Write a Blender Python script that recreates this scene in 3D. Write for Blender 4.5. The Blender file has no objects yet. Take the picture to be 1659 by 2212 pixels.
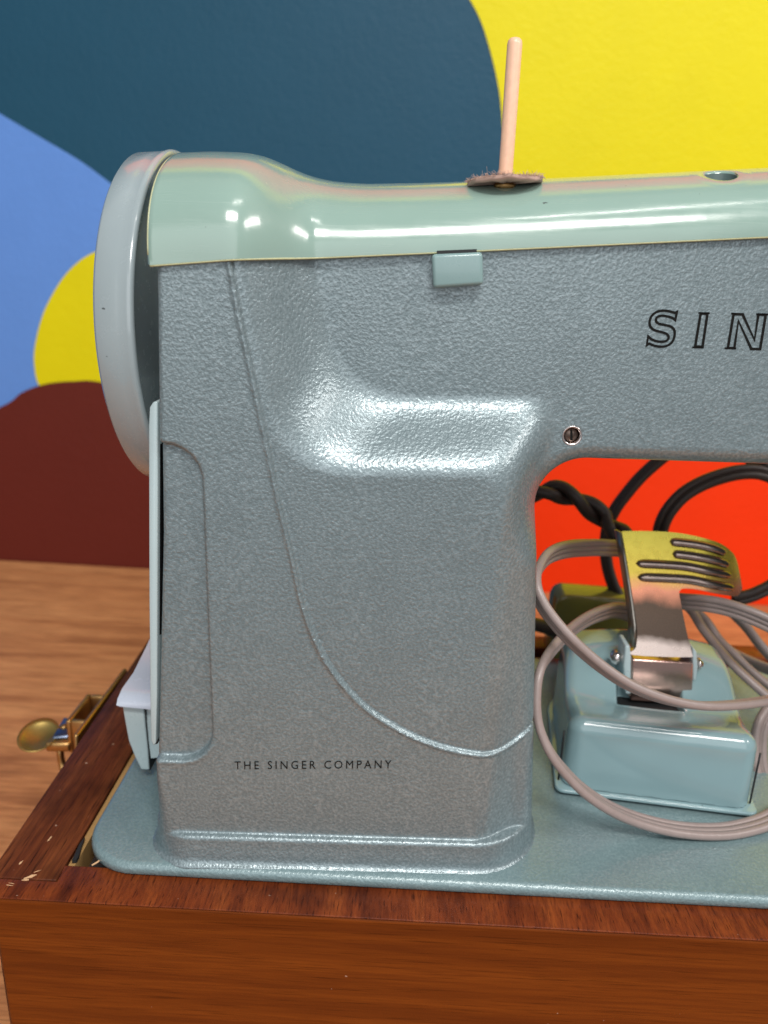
import bpy, math, random
import numpy as np
from mathutils import Vector, Matrix
from mathutils.geometry import delaunay_2d_cdt

rng = np.random.default_rng(7); random.seed(7)
sc = bpy.context.scene
col = sc.collection

# ------------------------------------------------------------------ camera, light, exposure
# working units: 1 unit = 1.3 cm; rim of the case is z = 0, table lies TH below it, camera stands at (0,0,H)
U = 0.013; H = 17.0; TH = 9.5
FPX = 1620.0; CX, CY = 829.5, 1106.0
def _setup(pd, pv, yaw):
    d = np.array([(pd[0]-CX)/FPX, (pd[1]-CY)/FPX, 1.]); v = np.array([(pv[0]-CX)/FPX, (pv[1]-CY)/FPX, 1.])
    v /= np.linalg.norm(v); d -= d.dot(v)*v; d /= np.linalg.norm(d)
    up = -v; x = np.cross(d, up); a = math.radians(yaw)
    return np.stack([math.cos(a)*x+math.sin(a)*d, math.cos(a)*d-math.sin(a)*x, up])
RC = _setup((855, 603), (647, 6330), -1.2)
def ray(px, py): return RC @ np.array([(px-CX)/FPX, (py-CY)/FPX, 1.])
def PY(px, py, y): r = ray(px, py); return r*(y/r[1])+np.array([0, 0, H])      # survey: sight line met with a plane of known depth
def PZ(px, py, z): r = ray(px, py); return r*((z-H)/r[2])+np.array([0, 0, H])
def PX(px, py, x): r = ray(px, py); return r*(x/r[0])+np.array([0, 0, H])
def W(p):
    p = np.asarray(p, float); return p*U+np.array([0, 0, TH*U])

cam_d = bpy.data.cameras.new('camera'); cam = bpy.data.objects.new('camera', cam_d); col.objects.link(cam); sc.camera = cam
cam_d.sensor_fit = 'HORIZONTAL'; cam_d.sensor_width = 36; cam_d.lens = 36*FPX/1659
cam_d.clip_start = 0.01; cam_d.clip_end = 50
M = RC @ np.diag([1, -1, -1])
mw = Matrix.Identity(4)
for i in range(3):
    for j in range(3): mw[i][j] = float(M[i][j])
mw.translation = Vector(W((0, 0, H))); cam.matrix_world = mw
cam_d.dof.use_dof = True; cam_d.dof.focus_distance = 19.6*U; cam_d.dof.aperture_fstop = 15

world = bpy.data.worlds.new('World'); sc.world = world; world.use_nodes = True
bg = world.node_tree.nodes['Background']; bg.inputs[0].default_value = (0.93, 0.95, 1, 1); bg.inputs[1].default_value = 0.34
def lamp(name, loc, target, sx, sy, power, color):
    l = bpy.data.lights.new(name, 'AREA'); l.shape = 'RECTANGLE'; l.size = sx; l.size_y = sy; l.energy = power; l.color = color
    o = bpy.data.objects.new(name, l); col.objects.link(o); o.location = loc
    o.rotation_euler = (Vector(target)-Vector(loc)).to_track_quat('-Z', 'Y').to_euler()
    return o
lamp('ceiling_lamp', (0.27, -0.95, 1.75), (0.1, 0.28, 0.2), 0.85, 0.34, 33.0, (1, 0.95, 0.91))
lamp('ceiling_lamp', (0.45, -0.25, 1.95), (0.1, 0.35, 0.2), 0.6, 0.06, 3.0, (1, 0.95, 0.91))
lamp('ceiling_lamp', (1.25, -0.25, 1.30), (0.0, 0.28, 0.2), 0.8, 0.25, 11.0, (1, 0.94, 0.90))
lamp('fill_lamp', (-0.15, -1.9, 0.95), (0.0, 0.28, 0.22), 2.6, 1.5, 19.0, (0.97, 0.98, 1.0))  # added soft fill behind the camera, brightens lever and pedal front
sc.view_settings.view_transform = 'Standard'; sc.view_settings.look = 'None'
sc.view_settings.exposure = -0.17; sc.view_settings.gamma = 1
sc.view_settings.use_curve_mapping = False

# ------------------------------------------------------------------ helpers
ORG = {}; SCL = 1.0
def thing(name, label, cat, at, group=None):
    o = bpy.data.objects.new(name, None); col.objects.link(o); o.location = W(at); o.empty_display_size = .02
    ORG[o.name] = W(at); o['label'] = label; o['category'] = cat
    if group: o['group'] = group
    return o
def mk(name, v, f, mat, parent=None, smooth=True, label=None, cat=None, kind=None, group=None, at=None, sharp=None):
    v = np.asarray(v, float)
    if SCL != 1: v = (v-np.array([0, 0, H]))*SCL+np.array([0, 0, H])
    v = v*U+np.array([0, 0, TH*U])
    org = ORG[parent.name] if parent else (W(at) if at is not None else np.zeros(3))
    me = bpy.data.meshes.new(name); me.from_pydata((v-org).tolist(), [], f if isinstance(f, list) else f.tolist())
    mats = mat if isinstance(mat, (list, tuple)) else [mat]
    for m in mats: me.materials.append(m)
    me.update()
    if smooth:
        me.polygons.foreach_set('use_smooth', [True]*len(me.polygons))
        if sharp: me.set_sharp_from_angle(angle=math.radians(sharp))
    o = bpy.data.objects.new(name, me); col.objects.link(o)
    if parent: o.parent = parent; ORG[o.name] = org
    else: o.location = org; ORG[o.name] = org
    if label: o['label'] = label
    if cat: o['category'] = cat
    if kind: o['kind'] = kind
    if group: o['group'] = group
    return o
def bevel(o, w, seg=3, ang=30):
    m = o.modifiers.new('bevel', 'BEVEL'); m.width = w*U; m.segments = seg; m.limit_method = 'ANGLE'; m.angle_limit = math.radians(ang)
    m.harden_normals = False
    return o
def box(x0, x1, y0, y1, z0, z1):
    v = [(x, y, z) for x in (x0, x1) for y in (y0, y1) for z in (z0, z1)]
    f = [(0, 1, 3, 2), (4, 6, 7, 5), (0, 4, 5, 1), (2, 3, 7, 6), (0, 2, 6, 4), (1, 5, 7, 3)]
    return np.array(v, float), f
def prism(poly, ext):
    """closed polygon of 3D points extruded along the vector ext"""
    p = np.asarray(poly, float); n = len(p); v = np.vstack([p, p+np.asarray(ext, float)])
    f = [tuple(range(n))[::-1], tuple(range(n, 2*n))]+[(i, (i+1) % n, n+(i+1) % n, n+i) for i in range(n)]
    return v, f
def lathe(prof, n, centre, axis, ref):
    """prof: list of (radius, distance along axis)"""
    a = np.asarray(axis, float); a /= np.linalg.norm(a); r = np.asarray(ref, float); r -= r.dot(a)*a; r /= np.linalg.norm(r); s = np.cross(a, r)
    c = np.asarray(centre, float); v = []; f = []
    for (rad, h) in prof:
        for k in range(n):
            t = 2*math.pi*k/n; v.append(c+a*h+rad*(math.cos(t)*r+math.sin(t)*s))
    for i in range(len(prof)-1):
        for k in range(n):
            k2 = (k+1) % n; f.append((i*n+k, i*n+k2, (i+1)*n+k2, (i+1)*n+k))
    f.append(tuple(range(n))[::-1]); m = len(prof)-1; f.append(tuple(m*n+k for k in range(n)))
    return np.array(v), f
def catmull(P, n=12):
    P = np.asarray(P, float); Q = np.vstack([2*P[0]-P[1], P, 2*P[-1]-P[-2]]); out = []
    for i in range(1, len(Q)-2):
        for t in np.linspace(0, 1, n, endpoint=False):
            p0, p1, p2, p3 = Q[i-1:i+3]
            out.append(.5*((2*p1)+(-p0+p2)*t+(2*p0-5*p1+4*p2-p3)*t*t+(-p0+3*p1-3*p2+p3)*t**3))
    out.append(Q[-2]); return np.array(out)
def sweep(path, prof, up=(0, 0, 1), twist=0., roll=0.):
    """sweep the closed 2D profile prof along path; twist = turns over the length"""
    p = np.asarray(path); n = len(p); T = np.gradient(p, axis=0); T /= np.linalg.norm(T, axis=1)[:, None]
    N = np.zeros_like(p); nrm = np.asarray(up, float)
    for i in range(n):
        nrm = nrm-nrm.dot(T[i])*T[i]; nrm /= np.linalg.norm(nrm); N[i] = nrm
    B = np.cross(T, N); v = []; m = len(prof); pr = np.asarray(prof)
    for i in range(n):
        a = roll+2*math.pi*twist*i/(n-1); ca, sa = math.cos(a), math.sin(a)
        x = pr[:, 0]*ca-pr[:, 1]*sa; y = pr[:, 0]*sa+pr[:, 1]*ca
        v.append(p[i]+x[:, None]*N[i]+y[:, None]*B[i])
    v = np.vstack(v); f = []
    for i in range(n-1):
        for k in range(m):
            k2 = (k+1) % m; f.append((i*m+k, i*m+k2, (i+1)*m+k2, (i+1)*m+k))
    f.append(tuple(range(m))[::-1]); f.append(tuple((n-1)*m+k for k in range(m)))
    return v, f
def circ(r, n=10): return [(r*math.cos(2*math.pi*k/n), r*math.sin(2*math.pi*k/n)) for k in range(n)]
def join(*parts):
    V = []; F = []; o = 0
    for v, f in parts:
        V.append(np.asarray(v, float)); F += [tuple(i+o for i in q) for q in (f if isinstance(f, list) else f.tolist())]; o += len(v)
    return np.vstack(V), F
def sm(t): t = np.clip(t, 0, 1); return t*t*(3-2*t)
def sq(t): t = np.clip(t, 0, 1); return t**3*(t*(t*6-15)+10)
def smin(a, b, k): h = np.clip(k-np.abs(a-b), 0, None)/k; return np.minimum(a, b)-h*h*k*.25
def ir(a, b, r):
    u = np.maximum(r+a, 0); v = np.maximum(r+b, 0); return np.minimum(-r, np.maximum(a, b))+np.sqrt(u*u+v*v)
def ur(a, b, r):
    u = np.maximum(r-a, 0); v = np.maximum(r-b, 0); return np.maximum(r, np.minimum(a, b))-np.sqrt(u*u+v*v)
def rrect(x, y, x0, x1, y0, y1, r):
    cx, cy = (x0+x1)/2, (y0+y1)/2; qx = np.abs(x-cx)-(x1-x0)/2+r; qy = np.abs(y-cy)-(y1-y0)/2+r
    return np.hypot(np.maximum(qx, 0), np.maximum(qy, 0))+np.minimum(np.maximum(qx, qy), 0)-r
def polydist(x, y, P):
    """signed distance to an open polyline, positive to its right"""
    best = np.full(np.shape(x), 1e9); sg = np.ones(np.shape(x))
    for (a, b) in zip(P[:-1], P[1:]):
        d = b-a; L = d.dot(d); t = np.clip(((x-a[0])*d[0]+(y-a[1])*d[1])/L, 0, 1)
        qx = x-a[0]-t*d[0]; qy = y-a[1]-t*d[1]; dd = np.hypot(qx, qy); cr = (d[0]*(y-a[1])-d[1]*(x-a[0]))/math.sqrt(L)
        m = dd < best-1e-9; best = np.where(m, dd, best); sg = np.where(m, -np.sign(cr), sg)
    return best*sg
def surface_nets(fn, lo, hi, h, project=4, subdiv=1):
    ax = [np.arange(lo[i], hi[i]+h, h) for i in range(3)]
    X, Y, Z = np.meshgrid(*ax, indexing='ij'); F = fn(X.ravel(), Y.ravel(), Z.ravel()).reshape(X.shape); del X, Y, Z
    n = np.array(F.shape); S = F < 0
    acc = np.zeros(tuple(n-1)+(3,)); cnt = np.zeros(tuple(n-1))
    for d in range(3):
        o1, o2 = [i for i in range(3) if i != d]
        sl = [slice(None)]*3; sh = [slice(None)]*3; sl[d] = slice(0, -1); sh[d] = slice(1, None)
        A, B = F[tuple(sl)], F[tuple(sh)]; cr = (A < 0) != (B < 0)
        t = np.where(cr, A/np.where(cr, A-B, 1), 0)
        for i in (0, 1):
            for j in (0, 1):
                c = [slice(None)]*3; c[d] = slice(None); c[o1] = slice(0, -1) if i == 0 else slice(1, None); c[o2] = slice(0, -1) if j == 0 else slice(1, None)
                cc = cr[tuple(c)]; tt = t[tuple(c)]; cnt += cc
                acc[..., d] += tt*cc; acc[..., o1] += i*cc; acc[..., o2] += j*cc
    act = cnt > 0; idx = np.full(act.shape, -1); idx[act] = np.arange(act.sum())
    V = acc[act]/cnt[act][:, None]+np.argwhere(act); V = V*h+np.array(lo)
    Q = []
    for d in range(3):
        o1, o2 = (d+1) % 3, (d+2) % 3
        sl = [slice(None)]*3; sh = [slice(None)]*3; sl[d] = slice(0, -1); sh[d] = slice(1, None)
        A, B = S[tuple(sl)], S[tuple(sh)]
        e = np.argwhere(A != B); ok = (e[:, o1] > 0) & (e[:, o2] > 0) & (e[:, o1] < n[o1]-1) & (e[:, o2] < n[o2]-1); e = e[ok]
        def g(a, b):
            q = e.copy(); q[:, o1] -= a; q[:, o2] -= b; return idx[q[:, 0], q[:, 1], q[:, 2]]
        q = np.stack([g(1, 1), g(0, 1), g(0, 0), g(1, 0)], 1)
        flip = ~A[e[:, 0], e[:, 1], e[:, 2]]; q[flip] = q[flip][:, ::-1]; Q.append(q)
    Q = np.vstack(Q)
    def proj(V):
        for _ in range(project):
            e = h*.15; f0 = fn(V[:, 0], V[:, 1], V[:, 2])
            g = np.stack([(fn(V[:, 0]+(i == 0)*e, V[:, 1]+(i == 1)*e, V[:, 2]+(i == 2)*e)-fn(V[:, 0]-(i == 0)*e, V[:, 1]-(i == 1)*e, V[:, 2]-(i == 2)*e))/(2*e) for i in range(3)], 1)
            s = np.clip(f0/np.maximum((g*g).sum(1), .2), -h*.6, h*.6); V = V-g*s[:, None]
        return V
    V = proj(V)
    for _ in range(subdiv):
        E = np.sort(np.vstack([Q[:, [0, 1]], Q[:, [1, 2]], Q[:, [2, 3]], Q[:, [3, 0]]]), 1)
        uq, inv = np.unique(E[:, 0].astype(np.int64)*len(V)+E[:, 1], return_inverse=True); inv = inv.ravel()
        a, b = uq//len(V), uq % len(V); m = len(Q); nv = len(V)
        V = np.vstack([V, (V[a]+V[b])/2, V[Q].mean(1)]); e = inv.reshape(4, m)+nv; c = np.arange(m)+nv+len(uq)
        Q = np.vstack([np.stack([Q[:, i], e[i], c, e[i-1]], 1) for i in range(4)]); V = proj(V)
    return V, Q

# ------------------------------------------------------------------ materials
class NT:
    def __init__(s, name):
        s.m = bpy.data.materials.new(name); s.m.use_nodes = True; s.t = s.m.node_tree; s.b = s.t.nodes['Principled BSDF']
        s.tc = s.t.nodes.new('ShaderNodeTexCoord')
    def n(s, ty, **k):
        x = s.t.nodes.new(ty)
        for a, b in k.items(): setattr(x, a, b)
        return x
    def l(s, a, b): s.t.links.new(a, b)
    def map(s, scale, rot=(0, 0, 0), loc=(0, 0, 0), src='Object'):
        m = s.n('ShaderNodeMapping'); m.inputs['Scale'].default_value = scale; m.inputs['Rotation'].default_value = rot; m.inputs['Location'].default_value = loc
        s.l(s.tc.outputs[src], m.inputs[0]); return m.outputs[0]
    def noise(s, vec, scale, detail=2, rough=.5, dist=0.):
        x = s.n('ShaderNodeTexNoise'); x.inputs['Scale'].default_value = scale; x.inputs['Detail'].default_value = detail
        x.inputs['Roughness'].default_value = rough; x.inputs['Distortion'].default_value = dist
        if vec is not None: s.l(vec, x.inputs['Vector'])
        return x.outputs['Fac']
    def ramp(s, fac, stops, interp='LINEAR'):
        r = s.n('ShaderNodeValToRGB'); r.color_ramp.interpolation = interp; e = r.color_ramp.elements
        while len(e) < len(stops): e.new(.5)
        for i, (p, c) in enumerate(stops): e[i].position = p; e[i].color = (*c, 1) if not isinstance(c, (int, float)) else (c, c, c, 1)
        s.l(fac, r.inputs[0]); return r.outputs[0]
    def mix(s, fac, a, b, mode='MIX'):
        m = s.n('ShaderNodeMix', data_type='RGBA', blend_type=mode)
        for v, k in ((fac, 0), (a, 6), (b, 7)):
            if isinstance(v, (int, float)): m.inputs[k].default_value = v
            elif isinstance(v, tuple): m.inputs[k].default_value = (*v, 1)
            else: s.l(v, m.inputs[k])
        return m.outputs[2]
    def bump(s, h, strength, dist, normal=None):
        b = s.n('ShaderNodeBump'); b.inputs['Strength'].default_value = strength; b.inputs['Distance'].default_value = dist
        s.l(h, b.inputs['Height'])
        if normal is not None: s.l(normal, b.inputs['Normal'])
        return b.outputs[0]
    def set(s, **k):
        for a, v in k.items():
            i = s.b.inputs[a.replace('_', ' ')]
            if isinstance(v, (int, float)): i.default_value = v
            elif isinstance(v, tuple): i.default_value = (*v, 1)
            else: s.l(v, i)
        return s

def hammertone(name, dark, light, rough=.34, size=1.0, metal=.55):
    t = NT(name); v = t.map((1, 1, 1))
    a = t.noise(v, 930*size, 1.3, .5, .1); b = t.noise(v, 1400*size, 1, .5); c = t.noise(v, 60, 2)
    h = t.mix(.22, a, b)
    colr = t.ramp(h, [(.34, dark), (.5, tuple(d*.62+l*.38 for d, l in zip(dark, light))), (.68, light)])
    colr = t.mix(t.ramp(c, [(.3, 0), (.8, .25)]), colr, tuple(x*.75 for x in dark))
    t.set(Base_Color=colr, Metallic=metal, Roughness=t.ramp(h, [(.3, rough+.08), (.7, rough-.06)]), Coat_Weight=.42, Coat_Roughness=.19)
    n = t.bump(h, .75, .0004); t.l(n, t.b.inputs['Normal']); n2 = t.bump(h, .5, .0004); t.l(n2, t.b.inputs['Coat Normal'])
    return t.m
def gloss(name, c, rough=.16, coat=.6, wob=.10, specks=True, streak=False):
    t = NT(name); v = t.map((1, 1, 1)); a = t.noise(v, 35, 2); b = t.noise(v, 900, 2)
    colr = t.mix(t.ramp(a, [(.35, 0), (.7, .35)]), c, tuple(x*.86 for x in c))
    if specks:
        sp = t.noise(v, 420, 1, .4); colr = t.mix(t.ramp(sp, [(.80, 0), (.83, .85)]), colr, (.05, .06, .06))
    t.set(Base_Color=colr, Roughness=t.ramp(t.noise(v, 160, 4, .7), [(.35, rough), (.75, rough+.12)]), Coat_Weight=coat, Coat_Roughness=.09)
    if streak:
        sk = t.noise(t.map((.035, 1, 1)), 420, 4, .75); pt_ = t.noise(v, 28, 3, .6); t.set(Coat_Roughness=t.ramp(t.mix(.45, sk, pt_), [(.40, .09), (.5, .17), (.62, .36)]))
    n = t.bump(t.mix(.15, t.noise(v, 90, 2), b), wob, .0006); t.l(n, t.b.inputs['Normal']); t.l(n, t.b.inputs['Coat Normal'])
    return t.m
def metal(name, c, rough=.2, bump=.05, scale=(1, 1, 1)):
    t = NT(name); v = t.map(scale); a = t.noise(v, 700, 4, .7)
    t.set(Base_Color=t.mix(t.ramp(a, [(.4, 0), (.8, .4)]), c, tuple(x*.6 for x in c)), Metallic=1.0, Roughness=t.ramp(a, [(.3, rough), (.8, rough+.15)]))
    t.l(t.bump(a, bump, .0003), t.b.inputs['Normal']); return t.m
def plain(name, c, rough=.5, spec=.5):
    t = NT(name); a = t.noise(t.map((1, 1, 1)), 500, 3)
    t.set(Base_Color=t.mix(t.ramp(a, [(.35, 0), (.75, .3)]), c, tuple(x*.7 for x in c)), Roughness=rough, Specular_IOR_Level=spec); return t.m
def paint_wall(name, c):
    t = NT(name); v = t.map((1, 1, 1)); a = t.noise(v, 14, 5, .6); b = t.noise(v, 130, 4, .6); g = t.noise(v, 300, 2)
    t.set(Base_Color=t.mix(t.ramp(a, [(.35, 0), (.7, .22)]), c, tuple(x*.80 for x in c)), Roughness=.5, Specular_IOR_Level=.22)
    t.l(t.bump(t.mix(.3, b, g), .5, .0014), t.b.inputs['Normal']); return t.m
def wood(name, base, dark, light, along, stretch=16, rough=.3, coat=.3, blotch=None, pore=.7, gs=1.0, spec=.2):
    t = NT(name); sc_ = [1.0, 1.0, 1.0]; i = 'xyz'.index(along); sc_[i] = 1.0/stretch
    v = t.map(tuple(sc_)); w = t.noise(v, 55*gs, 6, .62, .8); fine = t.noise(v, 520*gs, 3, .6); sc2 = list(sc_); sc2[i] = 1.0/(stretch*1.6)
    pores = t.noise(t.map(tuple(sc2), loc=(.3, .1, .2)), 900*gs, 2, .5)
    colr = t.ramp(w, [(.28, dark), (.48, base), (.72, light)])
    colr = t.mix(t.ramp(fine, [(.35, .5), (.6, 0)]), colr, dark)
    colr = t.mix(t.ramp(pores, [(.3, pore), (.42, 0)]), colr, tuple(x*.35 for x in dark))
    if blotch:
        bl = t.noise(t.map((1, 1, 1), loc=(1.3, 0, 0)), blotch[0], 3, .6); colr = t.mix(t.ramp(bl, [(.5, 0), (.68, blotch[1])]), colr, tuple(x*.45 for x in dark))
    sp = t.noise(t.map((1, 1, 1), loc=(2, 1, 0)), 330, 1, .4); colr = t.mix(t.ramp(sp, [(.79, 0), (.81, .6)]), colr, (.55, .38, .28))
    t.set(Base_Color=colr, Roughness=t.ramp(fine, [(.3, rough+.12), (.7, rough)]), Coat_Weight=coat, Coat_Roughness=.22, Specular_IOR_Level=spec)
    t.l(t.bump(t.mix(.5, fine, pores), .16, .0006), t.b.inputs['Normal']); return t.m

HAM = hammertone('hammered_paint', (.165, .220, .236), (.275, .345, .367), metal=.42, rough=.36)
BEDM = hammertone('bed_paint', (.165, .25, .265), (.225, .32, .335), rough=.36, size=1.0, metal=.15)
COVER = gloss('cover_enamel', (.25, .375, .325), rough=.14, coat=.85, streak=True)
IVORY = plain('pale_yellow_edge', (.50, .52, .30), .3)  # pale yellow line along the cover's lower and left edges
TEAL = gloss('teal_enamel', (.27, .42, .43), rough=.15)
WHEELM = gloss('wheel_enamel', (.33, .40, .42), rough=.2)
PEDALM = gloss('pedal_enamel', (.225, .35, .375), rough=.14)
PALE = gloss('pale_enamel', (.42, .53, .55), rough=.25, coat=.3)
BTN = gloss('catch_plastic', (.22, .34, .34), rough=.25, coat=.3, specks=False)
BLACK = plain('black_print', (.008, .008, .007), .5, .12)
DARK = plain('dark_gap', (.012, .013, .014), .6)
RUBBER = plain('black_rubber', (.015, .016, .018), .6)
STEEL = metal('polished_steel', (.72, .66, .64), .14)
BRASS = metal('brass_plate', (.52, .31, .12), .34); COPPER = metal('coppery_chrome', (.66, .44, .38), .16)
BLUEM = metal('blued_steel', (.16, .2, .28), .25)
OLIVE = gloss('olive_enamel', (.16, .145, .035), rough=.15)
PINM = plain('pink_plastic', (.86, .54, .37), .34); PINM.node_tree.nodes['Principled BSDF'].inputs['Subsurface Weight'].default_value = .06
PINM.node_tree.nodes['Principled BSDF'].inputs['Subsurface Radius'].default_value = (.004, .002, .001)
FELT = plain('felt', (.52, .36, .30), .95, .1)
CORD = plain('taupe_rubber', (.285, .228, .212), .36)
CORDD = plain('brown_rubber', (.024, .014, .011), .5)
TAN = plain('raw_plywood', (.42, .25, .09), .6)
CHIP = plain('bare_wood', (.72, .45, .24), .7)
FRONTW = wood('front_veneer', (.165, .039, .0055), (.105, .023, .004), (.21, .052, .007), 'x', 26, rough=.36, spec=.06, coat=.0, pore=.45, gs=1.9)
RIMX = wood('rim_veneer', (.165, .034, .009), (.058, .012, .005), (.26, .062, .014), 'y', 6, rough=.4, spec=.12, coat=.03, blotch=(13, .85), pore=.75, gs=1.7)
RIMY = wood('side_rim_veneer', (.105, .026, .010), (.030, .008, .005), (.18, .052, .017), 'y', 14, rough=.4, spec=.12, coat=.03, blotch=(30, .5), pore=.8, gs=1.5)
TABLEM = wood('table_laminate', (.58, .25, .098), (.25, .088, .034), (.68, .32, .13), 'x', 12, rough=.45, coat=.0, pore=.45, gs=.55)
DKWOOD = wood('inner_wood', (.05, .042, .04), (.02, .016, .015), (.085, .07, .065), 'x', 8, rough=.6, coat=0)
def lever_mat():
    t = NT('plating_and_reflections'); z = t.n('ShaderNodeSeparateXYZ'); t.l(t.tc.outputs['Object'], z.inputs[0])
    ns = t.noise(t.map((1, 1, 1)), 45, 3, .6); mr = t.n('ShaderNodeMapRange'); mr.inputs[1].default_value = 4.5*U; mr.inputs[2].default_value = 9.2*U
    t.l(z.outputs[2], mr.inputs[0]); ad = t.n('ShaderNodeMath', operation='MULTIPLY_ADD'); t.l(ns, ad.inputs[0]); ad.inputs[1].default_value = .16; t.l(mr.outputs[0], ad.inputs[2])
    colr = t.ramp(ad.outputs[0], [(.09, (.60, .50, .45)), (.15, (.08, .055, .04)), (.36, (.09, .06, .042)), (.46, (.75, .30, .18)), (.57, (.86, .64, .10)), (.85, (.92, .78, .12)), (1.0, (.95, .78, .14))])  # yellow plating above; dark and pink reflections painted in lower down
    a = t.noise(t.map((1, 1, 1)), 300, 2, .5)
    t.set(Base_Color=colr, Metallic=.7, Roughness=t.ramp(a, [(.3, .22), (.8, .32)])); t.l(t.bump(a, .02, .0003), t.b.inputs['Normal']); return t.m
PLATE = lever_mat(); RIBM = metal('rib_steel', (.34, .27, .24), .16)  # grip ribs use a darker steel, dark reflections put into the colour

# ------------------------------------------------------------------ wall with its mural, table
def offwall(px, py, yw): return PY(px, py, yw)
YW = 64.0
def wall_y(x): return YW-.035*x          # the wall stands slightly askew to the case
def on_wall(px, py, off=0.):
    r = ray(px, py); t = YW/(r[1]+.035*r[0]); return r*t+np.array([0, -off, H])
def wallpt(x, z, off): return np.array([x, wall_y(x)-off, z])
v, f = prism([wallpt(-150, -TH-40, 0), wallpt(170, -TH-40, 0), wallpt(170, 190, 0), wallpt(-150, 190, 0)], (0, 8, 0))
wall = mk('wall', v, f, paint_wall('deep_blue_paint', (.012, .074, .13)), smooth=False, kind='structure', at=(0, YW, -TH), label='wall painted deep teal blue with a bold curved mural')
def mural(label, pts3, mat, off):
    P = catmull(pts3, 10); P[:, 1] = wall_y(P[:, 0])-off
    q = delaunay_2d_cdt([Vector((p[0], p[2])) for p in P], [], [list(range(len(P)))], 1, 1e-5)
    vv = np.array([wallpt(a.x, a.y, off) for a in q[0]]); ff = [tuple(t) for t in q[2]]
    n = np.cross(vv[ff[0][1]]-vv[ff[0][0]], vv[ff[0][2]]-vv[ff[0][0]])
    if n[1] > 0: ff = [t[::-1] for t in ff]
    return mk('mural_shape', vv, ff, mat, wall, smooth=False, label=label)
w = lambda pts: [on_wall(*p) for p in pts]
X3 = lambda x, z: np.array([x, 0, z])
YEL = paint_wall('yellow_paint', (.74, .66, .0005)); LBL = paint_wall('cornflower_paint', (.125, .29, .72)); MAR = paint_wall('maroon_paint', (.125, .018, .011)); RED = paint_wall('red_paint', (.92, .042, .002))
mural('yellow field right of the deep blue shape', w([(1085, 400), (1088, 330), (1083, 240), (1075, 180), (1060, 115), (1040, 50), (1015, 0), (975, -62), (915, -135), (830, -210), (720, -280), (900, -330)])+[X3(30, 50), X3(95, 50), X3(110, 20), X3(80, -2)]+w([(1500, 880), (1250, 860), (1120, 600)]), YEL, .06)
mural('cornflower blue area at far left', w([(260, 412), (180, 352), (90, 298), (0, 245), (-100, 180), (-300, 60)])+[X3(-70, 40), X3(-80, 0)]+w([(-300, 1000), (0, 940), (200, 900), (330, 700), (360, 520)]), LBL, .06)
mural('yellow rounded patch behind the handwheel', w([(330, 520), (215, 541), (150, 585), (102, 660), (80, 730), (75, 785), (90, 838), (150, 870), (300, 880), (380, 700)]), YEL, .12)
mural('maroon mound at lower left', w([(-400, 1100), (-200, 960), (0, 880), (50, 847), (100, 829), (160, 823), (225, 826), (400, 870), (620, 1000), (700, 1300), (300, 1450), (-400, 1400)]), MAR, .18)
mural('bright red area under the machine arm', w([(1050, 1500), (1010, 1200), (1050, 980), (1200, 890), (1450, 870), (1800, 900), (2100, 1000), (2300, 1300), (2200, 1500), (1600, 1560)]), RED, .24)
mural('yellow band high on the wall', [X3(-45, 84), X3(-10, 90), X3(30, 90), X3(80, 84), X3(85, 104), X3(30, 118), X3(-20, 118), X3(-55, 104)], YEL, .12)
mural('salmon red arc high on the wall', [X3(-40, 50), X3(-10, 54), X3(30, 53), X3(80, 50), X3(85, 80), X3(30, 88), X3(-20, 88), X3(-50, 76)], paint_wall('salmon_paint', (.80, .12, .07)), .06)

vt, ft = box(-110, 130, -8, 63.2, -TH-3, -TH)
yb = [wall_y(x)-.3 for x in (-110, 130)]
vt[(vt[:, 0] < 0) & (vt[:, 1] > 0), 1] = yb[0]; vt[(vt[:, 0] > 0) & (vt[:, 1] > 0), 1] = yb[1]
table = mk('tabletop', vt, ft, TABLEM, smooth=False, label='tan wood grain tabletop pushed against the painted wall', cat='table', at=(0, 30, -TH)); bevel(table, .15, 2)

# ------------------------------------------------------------------ wooden carrying case
case = thing('sewing_machine_case', 'reddish brown wooden case base holding the sewing machine', 'case', (4, 25, -TH))
XL0, XL1, XR = -11.75, -9.62, 20.0; YF, YI, YB0, YB1 = 16.6, 17.92, 33.45, 34.8
def dense(o): return o
# front board: veneered face panel under a rim cap
v, f = box(-11.15, XR+1.4, YF+.02, YI-.05, -TH, -.07); o = mk('front_panel', v, f, FRONTW, case, smooth=True, sharp=30); bevel(o, .1, 3)
v, f = prism([(-11.25, YF, 0), (XR+1.4, YF, 0), (XR+1.4, YI, 0), (-9.62, YI, 0), (-9.56, 17.29, 0), (-11.72, 17.29, 0), (-11.6, 17.0, 0)], (0, 0, -.06)); o = mk('front_rim', v, f, RIMX, case); bevel(o, .03, 2)
v, f = prism([(-11.63, 17.33, 0), (-9.60, 17.33, 0), (-9.68, 33.4, 0), (-12.02, 33.4, 0)], (0, 0, -.10)); o = mk('side_rim', v, f, RIMY, case); bevel(o, .04, 2)
v, f = prism([(-11.5, 17.1, -.13), (-9.62, 17.1, -.13), (-9.72, 33.4, -.13), (-11.95, 33.4, -.13)], (0, 0, -TH+.13)); o = mk('side_board', v, f, RIMY, case); bevel(o, .08, 2)
v, f = prism([(-9.57, 17.97, -.12), (-9.38, 17.97, -.12), (-9.44, 33.4, -.12), (-9.67, 33.4, -.12)], (0, 0, -6)); mk('lining_strip', v, f, TAN, case, smooth=False)
v, f = box(-12.0, XR+1.4, YB0, YB1, -TH, 0); o = mk('back_board', v, f, RIMX, case); bevel(o, .08, 2)
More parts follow.
